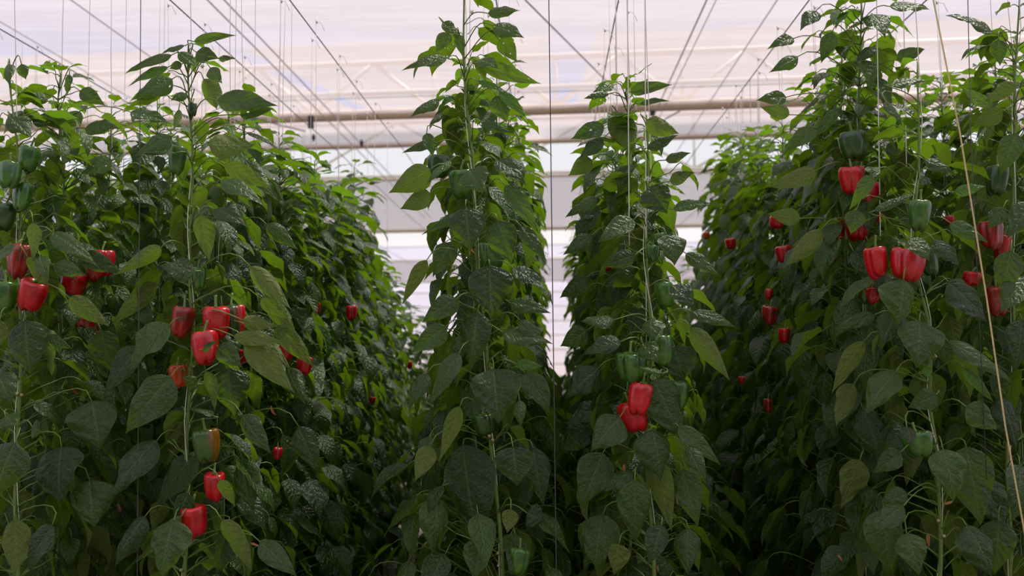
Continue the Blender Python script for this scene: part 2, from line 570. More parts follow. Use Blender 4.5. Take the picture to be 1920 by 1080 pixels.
WIREZ = 1.6 + 1.74
def string_obj(fn, ztop, X, Y, label, group=None, r=0.0016, dx=0.0):
    """string from the crop wire down, then twisted round the stem"""
    top = Vector((X + dx, Y, WIREZ))
    pts = [top, top + (fn(ztop * 0.92) - top) * 0.5]
    for i in range(40):
        z = ztop * 0.92 * (1 - i / 40)
        p = fn(z); a = i * 0.55
        pts.append(p + Vector((math.cos(a) * 0.011, math.sin(a) * 0.011 - 0.003, 0)))
    mb = MB()
    mb.tube(pts, r, 0, 5)
    # knot and tails on the wire
    mb.tube([top + Vector((0, 0, 0.008)), top + Vector((0.004, -0.006, -0.012))], 0.005, 0, 6)
    mb.tube([top, top + Vector((0.03, -0.02, -0.015)), top + Vector((0.05, -0.02, -0.06))], r, 0, 4)
    o = mb.build('support_string', [STRING], None, loc=top)
    o.location = top
    return tag(o, label, 'string', group)


FRONT = {}
SHORT = {'C': 'tall plant in the middle row', 'L1': 'plant with two low red peppers', 'L1b': 'leafy plant behind the two low red peppers', 'L2': 'first plant at the left edge',
         'L2b': 'plant behind the wrinkled red pepper', 'R1': 'plant with the lumpy red pepper', 'R1b': 'tapering crown right of the middle', 'R2': 'plant with the big red pepper',
         'R2b': 'tall bushy plant with a high red pepper', 'R3': 'plant cut by the right edge'}


def front_plant(key, row, Y, stem_px, env_px, heroes, label, seed, per=3, peppers=(), flowers=(), dry=(), scars=2, frontcut=-0.35, strx=None, big=1.0, zlow=0.45, step=0.047):
    rng = random.Random(seed)
    fn, ztop = poly_stem(stem_px, Y)
    e = empty('bell_pepper_plant', fn(0.0), label, 'plant')
    e.location.z = 0.0
    mb = MB()
    ev = None
    if env_px:
        W = [(at(xl, y, Y), at(xr, y, Y)) for y, xl, xr in env_px][::-1]
        zs = [a.z for a, b in W]; xl = [a.x for a, b in W]; xr = [b.x for a, b in W]
        ev = lambda z: (float(np.interp(z, zs, xl)), float(np.interp(z, zs, xr)))
    foliage(mb, fn, ztop, zlow, rng, 9, 14, step, per, ev, 1.0, frontcut, big)
    for h in heroes:
        hero(mb, h, fn, Y, rng)
    mb.build('foliage', LM, e, loc=e.location)
    stem_mesh(fn, ztop, rng, scars, e)
    for p in peppers:
        x, y, w, h, kind = p[:5]
        Yp = Y + (p[5] if len(p) > 5 else -0.08)
        add_pepper(e, at(x, y, Yp), w / F * Yp, h / F * Yp * 0.98, kind, rng, p[6] if len(p) > 6 else None)
    for x, y in flowers:
        flower(e, at(x, y, Y - 0.05))
    for i, (x, y, l, dx, dz) in enumerate(dry):
        dry_leaf(e, at(x, y, Y - 0.15), l, Vector((dx, 0, dz)), seed + i)
    X = strx if strx is not None else ROWS[row]
    string_obj(fn, ztop, fn(ztop).x if strx is None else strx, Y, 'white string twisted round the stem of the ' + SHORT[key])
    plants[row].append((Y, e))
    FRONT[key] = e
    return e


T, U, K = 'T', 'U', 'F'
# ---- plant C: the tall one in the middle
front_plant('C', 'C', 3.5,
    [(866, -60), (876, 200), (890, 400), (905, 600), (922, 820), (935, 1000), (945, 1150)],
    [(-60, 820, 950), (60, 826, 950), (150, 826, 950), (250, 806, 958), (350, 806, 972), (450, 800, 985), (550, 796, 1000), (700, 790, 1020), (1100, 800, 1035)],
    [(838, 108, 752, 137, 24, T), (823, 186, 768, 223, 25, T), (818, 268, 753, 290, 20, T), (806, 318, 727, 362, 46, U), (806, 362, 748, 392, 36, U),
     (905, 124, 1016, 157, 27, U), (915, 25, 977, 22, 27, T), (925, 48, 983, 74, 36, T), (940, 70, 970, 117, 32, U), (898, 112, 936, 132, 30, T),
     (896, 152, 952, 174, 15, T), (936, 172, 988, 226, 20, T), (842, 62, 816, 102, 26, T), (830, 42, 858, 72, 22, T), (858, 65, 868, 108, 18, T),
     (880, 318, 906, 364, 54, T), (873, 388, 882, 474, 72, T), (934, 414, 960, 497, 56, T), (918, 498, 922, 599, 80, T),
     (856, 560, 794, 606, 42, T), (836, 612, 770, 662, 38, T), (896, 585, 884, 697, 64, T), (926, 692, 936, 797, 82, T),
     (968, 682, 1020, 688, 18, T), (800, 488, 754, 573, 26, U), (860, 662, 808, 762, 34, T), (862, 762, 820, 868, 30, U),
     (868, 834, 902, 1030, 88, T, 0.12), (962, 838, 970, 912, 62, T), (806, 836, 778, 902, 34, U), (974, 750, 978, 803, 26, T),
     (988, 962, 1022, 978, 40, T), (958, 955, 950, 1000, 30, U), (932, 300, 986, 352, 34, T), (948, 348, 1012, 442, 32, T), (978, 425, 1025, 492, 26, T),
     (962, 502, 1026, 548, 30, T), (955, 566, 1034, 590, 34, T), (942, 622, 1037, 648, 42, T), (800, 250, 812, 295, 20, T), (905, 230, 960, 250, 20, T),
     (845, 300, 800, 350, 22, T), (900, 395, 790, 445, 24, T, .1), (975, 600, 1020, 650, 34, T, .05), (845, 455, 812, 520, 40, T, .08), (930, 180, 950, 232, 40, T, .05),
     (800, 700, 770, 770, 40, T, .1), (985, 700, 1030, 780, 44, T, .12), (1000, 840, 1020, 950, 50, T, .15), (820, 930, 810, 1040, 60, T, .12), (900, 1010, 890, 1090, 50, T, .08)],
    'tall bell pepper plant in the middle row, its tip cut by the photo edge', 11,
    peppers=[(866, 343, 50, 52, 'green', -0.1), (822, 312, 52, 44, 'darkgreen', -0.04), (922, 478, 46, 50, 'green', -0.06), (908, 795, 46, 40, 'darkgreen', -0.1), (972, 1050, 42, 48, 'green', -0.1)],
    flowers=[(885, 24), (852, 500)], dry=[(876, 462, .05, .6, -.5)], scars=6)

# ---- plant L1
front_plant('L1', 'L1', 3.5,
    [(357, 88), (357, 400), (361, 640), (352, 800), (347, 1000), (343, 1150)],
    [(60, 345, 380), (130, 330, 395), (180, 325, 400), (230, 320, 420), (300, 290, 440), (400, 280, 470), (600, 250, 480), (800, 240, 490), (1100, 230, 500)],
    [(364, 78, 446, 69, 18, T), (346, 86, 303, 103, 18, T), (322, 103, 236, 143, 26, T), (315, 126, 243, 166, 22, T), (323, 148, 250, 190, 42, T), (394, 127, 418, 158, 25, T),
     (349, 175, 319, 190, 20, T), (368, 98, 412, 112, 32, T), (410, 109, 444, 111, 14, T), (335, 98, 374, 130, 22, T), (341, 120, 318, 130, 16, T),
     (408, 188, 525, 202, 42, T), (450, 215, 516, 206, 30, T), (392, 272, 480, 268, 50, U), (322, 256, 254, 296, 46, T),
     (462, 248, 524, 282, 12, T), (330, 286, 260, 298, 14, K), (375, 404, 392, 492, 36, U), (402, 392, 466, 431, 34, T), (416, 338, 498, 395, 36, T), (420, 308, 510, 355, 30, U),
     (364, 508, 298, 500, 50, T), (302, 464, 212, 517, 30, U), (318, 609, 250, 700, 62, T), (320, 706, 237, 814, 64, T), (294, 826, 214, 940, 64, T),
     (262, 650, 198, 742, 44, T, .08), (386, 696, 400, 772, 24, U), (428, 690, 442, 780, 76, T, .06), (408, 650, 458, 690, 42, T), (438, 630, 530, 640, 26, U), (462, 640, 552, 736, 44, U),
     (454, 778, 512, 852, 38, T), (470, 620, 545, 690, 34, U, .1), (326, 975, 308, 1085, 78, T), (272, 968, 220, 1065, 50, T), (352, 925, 330, 982, 34, T), (340, 968, 245, 1060, 24, U),
     (413, 900, 441, 952, 24, U), (416, 975, 472, 1075, 38, U), (488, 1016, 560, 1085, 36, T), (470, 500, 545, 580, 34, U), (455, 600, 520, 610, 26, U), (490, 560, 540, 600, 28, U),
     (352, 385, 330, 350, 16, T), (382, 148, 405, 205, 38, U, .05), (425, 232, 440, 262, 20, T), (335, 205, 325, 245, 16, U), (400, 780, 350, 770, 18, K), (380, 655, 410, 640, 18, T, -.08),
     (370, 720, 340, 705, 26, T, -.05), (455, 860, 480, 960, 56, T, .12), (370, 850, 300, 960, 60, T, .15), (430, 985, 410, 1080, 60, T, .1)],
    'bell pepper plant with a thin top and two low red peppers, second row', 21,
    peppers=[(405, 603, 58, 60, 'red', -0.10), (386, 650, 53, 60, 'red', -0.17, (-0.15, -0.15)), (341, 603, 50, 60, 'darkred', -0.05), (436, 600, 46, 60, 'greenred', -0.04),
             (335, 704, 40, 42, 'orange', -0.04), (387, 833, 52, 60, 'brown', -0.1), (402, 911, 46, 52, 'red', -0.08), (365, 975, 50, 58, 'red', -0.12),
             (332, 300, 40, 56, 'green', -0.06), (372, 520, 28, 42, 'green', -0.02), (361, 205, 20, 26, 'darkgreen', -0.02), (396, 475, 22, 52, 'darkgreen', 0.02)],
    flowers=[(380, 125)], dry=[(508, 760, .05, .1, -1), (470, 1018, .05, 1, -.3)], scars=4, frontcut=-0.2)

# ---- plant L1b just behind
front_plant('L1b', 'L1', 3.82, [(432, 205), (418, 400), (415, 700), (412, 1150)], [(200, 380, 470), (300, 360, 500), (500, 340, 540), (700, 340, 570), (1100, 330, 580)],
    [(500, 560, 560, 640, 34, U), (520, 610, 590, 690, 34, U), (540, 690, 575, 760, 40, T), (560, 800, 600, 890, 45, T), (500, 420, 560, 470, 30, T), (460, 300, 515, 375, 34, T)],
    'leafy bell pepper plant directly behind the one with two low red peppers', 22,
    peppers=[(456, 668, 26, 26, 'red', .1)], scars=1, frontcut=None)

# ---- plant L2
front_plant('L2', 'L2', 3.5,
    [(22, 130), (30, 300), (38, 430), (40, 600), (35, 800), (25, 950), (40, 1150)],
    None,
    [(47, 600, 62, 706, 76, T), (28, 830, 2, 932, 76, T), (115, 838, 120, 950, 88, T, .1), (172, 752, 190, 845, 80, T, .12), (168, 900, 178, 992, 82, T, .15), (28, 975, 22, 1085, 52, U),
     (98, 435, 186, 506, 40, T), (100, 497, 166, 520, 32, T), (62, 418, 60, 490, 26, U), (52, 482, 86, 548, 32, U), (130, 558, 202, 612, 36, U), (88, 630, 142, 656, 26, T),
     (28, 460, -20, 510, 34, T), (98, 985, 60, 1075, 50, T), (10, 780, 30, 800, 40, T), (60, 800, 82, 810, 30, T), (0, 600, -10, 660, 30, U), (75, 480, 95, 530, 28, T), (20, 220, 60, 260, 44, T),
     (15, 120, 22, 165, 24, T), (40, 120, 50, 150, 24, T), (-5, 700, 25, 760, 50, T)],
    'bell pepper plant with a wrinkled red pepper at the left edge of the photo', 31,
    peppers=[(62, 552, 56, 62, 'red', -0.14, (0.2, 0.4)), (8, 556, 54, 60, 'green', -0.14), (34, 488, 40, 66, 'darkred', -0.06), (55, 297, 42, 50, 'green', -0.1), (18, 326, 44, 50, 'green', -0.14), (42, 368, 44, 56, 'green', -0.08), (10, 405, 44, 50, 'darkgreen', -0.04)],
    scars=3, frontcut=-0.3)
front_plant('L2b', 'L2', 3.8,
    [(120, 130), (112, 200), (116, 380), (113, 640), (110, 900), (108, 1150)], None,
    [(245, 210, 322, 235, 36, T), (160, 240, 230, 245, 40, T), (290, 530, 204, 612, 34, U), (130, 140, 128, 180, 22, T), (90, 190, 40, 175, 26, T), (150, 170, 200, 200, 26, T),
     (60, 225, 130, 230, 30, T), (210, 300, 150, 330, 38, T), (150, 480, 240, 520, 34, T), (190, 620, 215, 700, 50, T, .1), (250, 560, 290, 620, 34, T)],
    'bell pepper plant with several half hidden red peppers, behind the wrinkled red pepper', 32,
    peppers=[(137, 533, 56, 48, 'red', -0.12, (0.1, 0.2)), (192, 493, 44, 50, 'red', -0.06), (176, 505, 30, 42, 'darkred', -0.1), (163, 605, 42, 42, 'red', -0.04), (140, 588, 34, 36, 'darkred', 0.0), (184, 629, 18, 18, 'orange', 0.02), (160, 632, 28, 24, 'red', .05)],
    scars=2, per=4, frontcut=None, dry=[(135, 720, .06, .1, -1), (222, 945, .05, .2, -1), (100, 960, .04, 0, -1)])

# ---- plants R1
front_plant('R1', 'R1', 3.5,
    [(1212, 215), (1213, 400), (1218, 600), (1213, 750), (1218, 950), (1228, 1150)],
    [(180, 1150, 1240), (260, 1130, 1250), (350, 1130, 1280), (450, 1110, 1300), (600, 1090, 1330), (800, 1080, 1340), (1100, 1070, 1340)],
    [(1213, 225, 1274, 250, 34, U), (1213, 278, 1273, 255, 26, T), (1248, 300, 1297, 288, 24, T), (1256, 340, 1304, 324, 24, T), (1218, 350, 1250, 402, 58, T), (1262, 392, 1336, 388, 26, T),
     (1188, 412, 1120, 458, 36, T), (1190, 478, 1128, 502, 34, T), (1262, 535, 1302, 582, 38, T), (1150, 600, 1088, 606, 28, K), (1164, 640, 1092, 671, 38, T), (1222, 596, 1222, 640, 42, T),
     (1205, 643, 1236, 684, 36, T), (1226, 712, 1276, 828, 70, T), (1162, 782, 1106, 847, 56, T), (1222, 805, 1236, 906, 76, T, .03), (1186, 884, 1130, 925, 34, T), (1190, 900, 1190, 1018, 66, T, .03),
     (1272, 800, 1352, 874, 30, T), (1290, 838, 1326, 910, 36, T), (1300, 585, 1380, 618, 26, T), (1296, 615, 1370, 715, 36, U), (1122, 690, 1060, 748, 56, T, .15), (1130, 850, 1088, 950, 60, T, .12),
     (1280, 880, 1310, 990, 50, T, .1), (1250, 440, 1262, 500, 50, T), (1286, 475, 1350, 520, 28, T, .1), (1225, 860, 1260, 1000, 40, U, .1), (1240, 985, 1215, 1060, 40, T), (1130, 965, 1120, 1070, 64, T, .15),
     (1290, 990, 1290, 1080, 50, T, .1), (1265, 650, 1280, 715, 60, T, .05), (1160, 1020, 1150, 1080, 40, U), (1242, 700, 1190, 690, 14, T)],
    'bell pepper plant bearing a lumpy red pepper below two green ones, right of the middle', 41,
    peppers=[(1183, 688, 56, 56, 'green', -0.12), (1242, 657, 46, 60, 'green', -0.1), (1201, 746, 52, 58, 'red', -0.14, (0, 0.2)), (1187, 780, 52, 56, 'red', -0.1, (0.1, -0.3)), (1266, 740, 50, 56, 'green', -0.04),
             (1237, 453, 30, 34, 'green', -0.06), (1224, 474, 24, 30, 'green', -0.08), (1247, 552, 38, 48, 'green', -0.04), (1180, 903, 14, 16, 'red', 0), (1226, 855, 14, 16, 'red', .02)],
    flowers=[(1214, 335)], scars=3, frontcut=-0.25, dry=[(1170, 870, .05, 0, -1), (1232, 1060, .04, .3, -1)])
front_plant('R1b', 'R1', 3.78,
    [(1180, 150), (1176, 400), (1180, 700), (1178, 1150)],
    [(140, 1110, 1240), (260, 1085, 1260), (400, 1065, 1280), (600, 1050, 1300), (1100, 1045, 1300)],
    [(1142, 176, 1094, 188, 22, T), (1182, 172, 1262, 160, 24, T), (1200, 194, 1258, 193, 16, T), (1132, 236, 1070, 263, 32, T), (1148, 210, 1188, 292, 50, U), (1175, 165, 1172, 142, 20, T),
     (1150, 160, 1110, 176, 20, T), (1130, 260, 1085, 300, 30, T), (1110, 300, 1065, 330, 30, U), (1120, 370, 1060, 410, 34, T), (1110, 440, 1055, 480, 34, T), (1100, 520, 1050, 560, 36, T),
     (1100, 620, 1050, 650, 36, T), (1130, 760, 1060, 800, 44, T), (1100, 800, 1050, 850, 46, T)],
    'bell pepper plant with a tapering crown, behind the one with the lumpy red pepper', 42,
    peppers=[(1140, 497, 22, 20, 'red', .1), (1177, 541, 18, 22, 'red', .05)], scars=0, frontcut=None, strx=None)

# ---- plants R2, R3
front_plant('R2', 'R2', 3.5,
    [(1722, 120), (1722, 330), (1712, 470), (1738, 610), (1744, 760), (1764, 850), (1758, 1150)],
    [(100, 1690, 1760), (250, 1640, 1800), (350, 1600, 1830), (500, 1590, 1850), (700, 1600, 1860), (1100, 1600, 1870)],
    [(1694, 524, 1680, 614, 74, T), (1724, 602, 1716, 692, 74, T), (1778, 528, 1850, 606, 56, T), (1680, 696, 1621, 783, 56, T), (1682, 585, 1650, 650, 54, T, .08), (1808, 690, 1860, 754, 22, T),
     (1812, 763, 1866, 806, 44, T), (1778, 640, 1896, 722, 34, T), (1768, 842, 1784, 942, 64, T), (1812, 838, 1838, 985, 70, T, .05), (1688, 848, 1634, 888, 34, T), (1702, 926, 1648, 945, 34, T),
     (1694, 948, 1620, 1007, 40, T), (1655, 955, 1665, 1075, 60, T, .06), (1812, 985, 1855, 1085, 70, T, .1), (1705, 448, 1742, 492, 38, T), (1782, 418, 1852, 456, 30, T), (1752, 450, 1798, 506, 36, T),
     (1768, 640, 1770, 680, 30, T), (1700, 800, 1708, 840, 30, T, -.1), (1730, 700, 1750, 690, 20, T), (1755, 740, 1700, 765, 34, T, .06), (1640, 590, 1560, 620, 30, T, .1), (1636, 330, 1590, 395, 24, T),
     (1605, 395, 1595, 440, 34, T, -.04), (1640, 395, 1720, 365, 20, T), (1790, 360, 1850, 350, 22, T), (1735, 300, 1790, 330, 24, T), (1680, 200, 1720, 215, 28, T), (1670, 160, 1740, 155, 24, T), (1660, 190, 1690, 240, 26, T),
     (1620, 640, 1560, 740, 30, U, .1), (1600, 720, 1570, 800, 44, U, .25), (1840, 900, 1880, 1000, 60, T, .15), (1700, 1000, 1720, 1080, 50, T)],
    'bell pepper plant with a big red pepper above broad drooping leaves, third row from right', 51,
    peppers=[(1701, 495, 60, 60, 'red', -0.12), (1645, 490, 44, 58, 'redbrown', -0.08), (1724, 402, 48, 56, 'green', -0.12), (1720, 831, 52, 46, 'green', -0.14), (1637, 553, 28, 28, 'red', .05), (1742, 490, 40, 54, 'darkgreen', 0.0)],
    scars=6, frontcut=-0.2, dry=[(1740, 1000, .07, 0, -1), (1770, 945, .05, 1, .2), (1570, 1040, .05, 1, -1)])
front_plant('R2b', 'R2', 3.82,
    [(1612, -50), (1612, 200), (1620, 500), (1625, 1150)],
    [(-50, 1500, 1720), (150, 1500, 1730), (300, 1480, 1740), (500, 1480, 1740), (1100, 1480, 1700)],
    [(1488, 72, 1436, 96, 22, T), (1496, 106, 1440, 138, 28, T), (1668, 12, 1742, 24, 32, T), (1640, 88, 1604, 120, 30, T), (1682, 112, 1734, 94, 26, T), (1572, 204, 1518, 266, 24, T), (1474, 182, 1416, 190, 26, T),
     (1530, 20, 1500, 60, 30, T), (1560, 60, 1540, 120, 30, T), (1480, 215, 1425, 200, 24, U), (1530, 240, 1470, 290, 30, T), (1530, 320, 1440, 350, 34, U), (1500, 410, 1440, 400, 30, U), (1540, 430, 1470, 500, 34, U), (1600, 560, 1560, 640, 42, T), (1640, 640, 1600, 722, 48, T), (1616, 762, 1650, 862, 50, T), (1612, 862, 1578, 955, 52, U), (1640, 962, 1618, 1065, 56, T), (1600, 470, 1645, 540, 36, T)],
    'tall bushy bell pepper plant with the highest red pepper, left of the slanting twine', 52,
    peppers=[(1597, 338, 48, 54, 'red', -0.16), (1632, 366, 42, 52, 'red', -0.12), (1600, 272, 56, 54, 'darkgreen', -0.14), (1608, 430, 44, 40, 'red', 0.0), (1640, 390, 34, 50, 'red', -0.02), (1574, 430, 26, 44, 'darkred', 0.05)],
    scars=0, frontcut=None, per=4)
front_plant('R3', 'R3', 3.66,
    [(1910, -60), (1905, 100), (1900, 400), (1895, 700), (1890, 1150)],
    [(-60, 1850, 2000), (200, 1820, 2000), (500, 1800, 2000), (1100, 1800, 2000)],
    [(1862, 62, 1768, 34, 36, T), (1872, 74, 1874, 124, 30, T), (1880, 210, 1825, 235, 30, U), (1930, 380, 1885, 450, 40, T), (1925, 520, 1875, 590, 50, T), (1880, 390, 1850, 430, 30, T), (1905, 160, 1850, 190, 30, U),
     (1860, 200, 1800, 160, 20, U), (1915, 600, 1895, 700, 60, T, .1), (1878, 745, 1902, 850, 62, T), (1912, 872, 1890, 980, 62, T), (1895, 470, 1880, 560, 44, T), (1872, 975, 1862, 1075, 54, T), (1905, 250, 1875, 330, 44, T)],
    'bell pepper plant with deep red peppers, cut by the right edge of the photo', 61,
    peppers=[(1858, 440, 42, 52, 'darkred', -0.06), (1880, 465, 30, 50, 'red', -0.0), (1870, 562, 46, 54, 'darkred', -0.02), (1868, 337, 38, 54, 'darkgreen', -0.06), (1822, 522, 34, 26, 'red', 0), (1781, 413, 20, 18, 'red', .1)],
    scars=0, frontcut=-0.6, per=4)

# ---- plants farther back: six kinds, copied
PROTO = []
for i in range(9):
    rng = random.Random(100 + i)
    ph = rng.uniform(0, 6)
    fn = lambda z, ph=ph: Vector((0.02 * math.sin(z * 2 + ph) * (z / 2.7), 0.02 * math.cos(z * 2.3 + ph) * (z / 2.7), z))
    mb = MB()
    if i < 6: foliage(mb, fn, 2.7, 0.15, rng, 7, 10, 0.040, 4, None, 1.0, None, 1.0, 0.8)
    else: foliage(mb, fn, 2.7, 0.15, rng, 7, 10, 0.040, 4, None, 0.80, None, 0.88, 1.6, 1.15)
    e0 = bpy.data.objects.new('p', None)
    o = mb.build('foliage', LM); ms = MB()
    zs = np.linspace(0, 2.7, 30)
    ms.tube([fn(z) for z in zs], [0.0085 - 0.0055 * (z / 2.7) ** 1.5 for z in zs], 0, 7)
    s = ms.build('stem', [STEM, SCAR])
    PROTO.append((o, s, fn))

ROWTXT = {'L3': 'in the outermost left row, seen through nearer rows', 'L2': 'farther back in the first row from left',
          'L1': 'farther back in the second row from left', 'C': 'farther back in the middle row',
          'R1': 'farther back in the row right of the middle', 'R2': 'farther back in the third row from right',
          'R3': 'farther back in the second row from right', 'R4': 'in the outermost right row, seen through nearer rows'}
# height above the camera of the tops, by distance
TOPS = {
    'L3': [(4.4, 1.1), (8, 1.1)],
    'L2': [(4.0, 1.12), (4.5, 1.12), (5.5, 1.02), (8, 1.0)],
    'L1': [(4.1, 1.03), (4.45, 0.93), (5.1, 0.98), (5.6, 0.9), (6.2, 1.12), (6.6, .72), (8, .45)],
    'C': [(3.8, 1.12), (5, 1.12), (7, 1.0), (9, .9)],
    'R1': [(4.0, 0.98), (5, 0.95), (8, 0.95)],
    'R2': [(4.1, 1.32), (4.6, 1.22), (5.4, 1.12), (6.5, 1.35), (7.3, 1.5), (8, 1.1)],
    'R3': [(3.9, 1.25), (4.3, 1.32), (5, 1.25), (8, 1.3)],
    'R4': [(4.4, 1.25), (8, 1.2)],
}
used = set()
for row, X in ROWS.items():
    rng = random.Random(sum(map(ord, row)) + int(X * 10) + 77)
    Y = 4.12 if row in ('L1', 'L2', 'C', 'R1', 'R2', 'R3') else 4.5
    if row == 'C': Y = 3.8
    if row == 'R3': Y = 3.98
    yend = {'C': 8.6, 'R1': 8.8, 'L1': 7.6, 'R2': 7.5}.get(row, 7.4)
    i = 0
    while Y < yend:
        k = rng.randrange(6) if row not in ('C', 'R1') else 6 + rng.randrange(3)
        h = float(np.interp(Y, [a for a, b in TOPS[row]], [b for a, b in TOPS[row]])) + rng.uniform(-0.07, 0.07)
        ztop = 1.6 + h
        xx = X + (0.05 if i % 2 else -0.05) + rng.uniform(-0.02, 0.02)
        e = empty('bell_pepper_plant', (xx, Y, 0), 'leafy bell pepper plant ' + ROWTXT[row], 'plant', 'pepper plants ' + ROWTXT[row].split(',')[0])
        fo, st, fn = PROTO[k]
        sz = ztop / 2.7
        ra = rng.uniform(0, 6.28)
        for src in (fo, st):
            if (src.name, 'first') not in used:
                used.add((src.name, 'first')); c = src
            else:
                c = src.copy(); COL.objects.link(c)
            kx = 1.0
            c.parent = e; c.scale = (kx, kx, sz); c.rotation_euler = (0, 0, ra)
        R = Matrix.Rotation(ra, 3, 'Z')
        f2 = lambda z, R=R, xx=xx, Y=Y, fn=fn, sz=sz: (lambda p: Vector((p.x + xx, p.y + Y, z)))(R @ fn(z / sz))
        string_obj(f2, ztop, xx, Y, 'white string holding a plant ' + ROWTXT[row].split(',')[0], 'strings ' + ROWTXT[row].split(',')[0])
        # a few green fruit of its own
        for q in range(rng.randrange(1, 3)):
            z = rng.uniform(1.3, 2.1); a = rng.uniform(0, 6.28); p = f2(z)
            add_pepper(e, p + Vector((math.cos(a) * .07, math.sin(a) * .07, 0)), .085, .09, rng.choice(['green', 'darkgreen', 'green', 'green']), rng)
        plants[row].append((Y, e))
        Y += rng.uniform(0.27, 0.33); i += 1
for x, Y, h in [(-1.35, 9.2, .35), (-1.05, 9.6, .12), (-0.8, 10.4, .05), (-0.6, 11.0, .0), (1.2, 9.6, .6), (1.5, 9.9, .95), (1.8, 10.3, 1.25), (0.95, 10.2, .2), (2.1, 9.8, 1.3), (0.7, 10.8, .0), (-1.7, 9.6, .5)]:
    e = empty('bell_pepper_plant', (x, Y, 0), 'bell pepper plant in the crop block beyond the rows, closing the aisle', 'plant', 'pepper plants beyond the rows')
    fo, st, fn = PROTO[rng.randrange(6)]; ra = rng.uniform(0, 6.28)
    for src in (fo, st):
        if (src.name, 'first') not in used:
            used.add((src.name, 'first')); c = src
        else:
            c = src.copy(); COL.objects.link(c)
        c.parent = e; c.scale = (1.1, 1.1, (1.6 + h) / 2.7); c.rotation_euler = (0, 0, ra)
for fo, st, fn in PROTO:                      # kinds that no row took
    for o in (fo, st):
        if o.parent is None: bpy.data.objects.remove(o)

# fruit seen on the plants farther back: (row, x, y, w, h, kind, distance)
rng = random.Random(5)
for row, x, y, w, h, kind, Y in [
    ('L1', 537, 658, 28, 30, 'red', 3.95), ('L1', 570, 684, 30, 32, 'red', 4.05), ('L1', 659, 586, 22, 26, 'red', 5.0), ('L1', 520, 850, 20, 22, 'red', 3.85), ('L1', 594, 577, 12, 20, 'red', 4.5),
    ('L1', 768, 684, 13, 14, 'red', 6.5), ('L1', 698, 750, 12, 12, 'red', 5.2),
    ('R2', 1456, 416, 28, 24, 'red', 4.45), ('R2', 1470, 475, 32, 28, 'red', 4.3), ('R2', 1370, 457, 24, 20, 'red', 5.3), ('R2', 1443, 590, 28, 32, 'darkred', 4.3), ('R2', 1471, 628, 22, 26, 'red', 4.2),
    ('R2', 1442, 551, 16, 18, 'red', 4.4), ('R2', 1390, 712, 12, 12, 'red', 4.6), ('R2', 1560, 470, 30, 40, 'darkred', 3.98), ('R2', 1325, 442, 14, 14, 'orange', 6.0), ('R2', 1440, 760, 16, 24, 'darkred', 4.4)]:
    e = min(plants[row], key=lambda q: abs(q[0] - Y))[1]
    add_pepper(e, at(x, y, Y - 0.1), w / F * Y, h / F * Y, kind, rng)

# ------------------------------------------------------------------ crop wires, loose strings
for row, X in ROWS.items():
    mb = MB()
    mb.tube([Vector((X, 2.2 + i * 1.2, WIREZ - 0.015 * math.sin(i * 1.3) ** 2)) for i in range(25)], 0.0035, 0, 6)
    o = mb.build('crop_wire', [WIRE], None, loc=(X, 2.2, WIREZ)); o.location = (X, 2.2, WIREZ)
    tag(o, 'dark overhead wire above the crop row ' + {'L3': 'outermost on the left', 'L2': 'first from the left edge', 'L1': 'second from the left', 'C': 'in the middle', 'R1': 'just right of the middle', 'R2': 'third from the right', 'R3': 'second from the right', 'R4': 'outermost on the right'}[row], 'wire')


def line(name, pts, r, mat, label, cat, group=None):
    pts = [Vector(p) for p in pts]
    n = 14
    P = [pts[0].lerp(pts[-1], i / n) for i in range(n + 1)] if len(pts) == 2 else pts
    mb = MB(); mb.tube(P, r, 0, 6)
    o = mb.build(name, [mat], None, loc=P[0]); o.location = P[0]
    return tag(o, label, cat, group)


line('hanging_wire', [at(268, -700, 3.35), at(256, 1300, 3.35)], 0.0016, WIRE, 'thin dark vertical wire between the first two rows on the left', 'wire')
line('hanging_wire', [at(1020, -700, 3.35), at(1046, 1300, 3.35)], 0.0018, WIRE, 'thin dark vertical wire in the gap between the middle row and its right neighbour', 'wire')
line('twine', [at(1640, -620, 3.0), at(1750, 0, 3.0), at(1800, 250, 3.0), at(1850, 560, 3.0), at(1885, 800, 3.0), at(1925, 1020, 3.0), at(1960, 1250, 3.0)], 0.0026, TWINE, 'straw coloured twine slanting down to the right in front of the leaves', 'twine')
line('hanging_wire', [at(1800, -700, 3.3), at(1820, 250, 3.3), at(1850, 900, 3.3)], 0.0016, WIRE, 'thin grey wire just right of the slanting straw coloured twine', 'wire')
for x0, x1, yb, nm in ((1634, 1652, 520, 'white string above the red peppers of the third row from the right'), (1683, 1700, 330, 'white string beside the top of the plant with the big red pepper'),
                       (1207, 1212, 640, 'white string ahead of the crown right of the middle, to the right'), (1172, 1180, 460, 'white string ahead of the crown right of the middle, to the left')):
    line('support_string', [at(x0, -600, 3.5 if x0 < 1300 else 3.62), at(x1, yb, 3.5 if x0 < 1300 else 3.62)], 0.0019, STRING, nm, 'string')
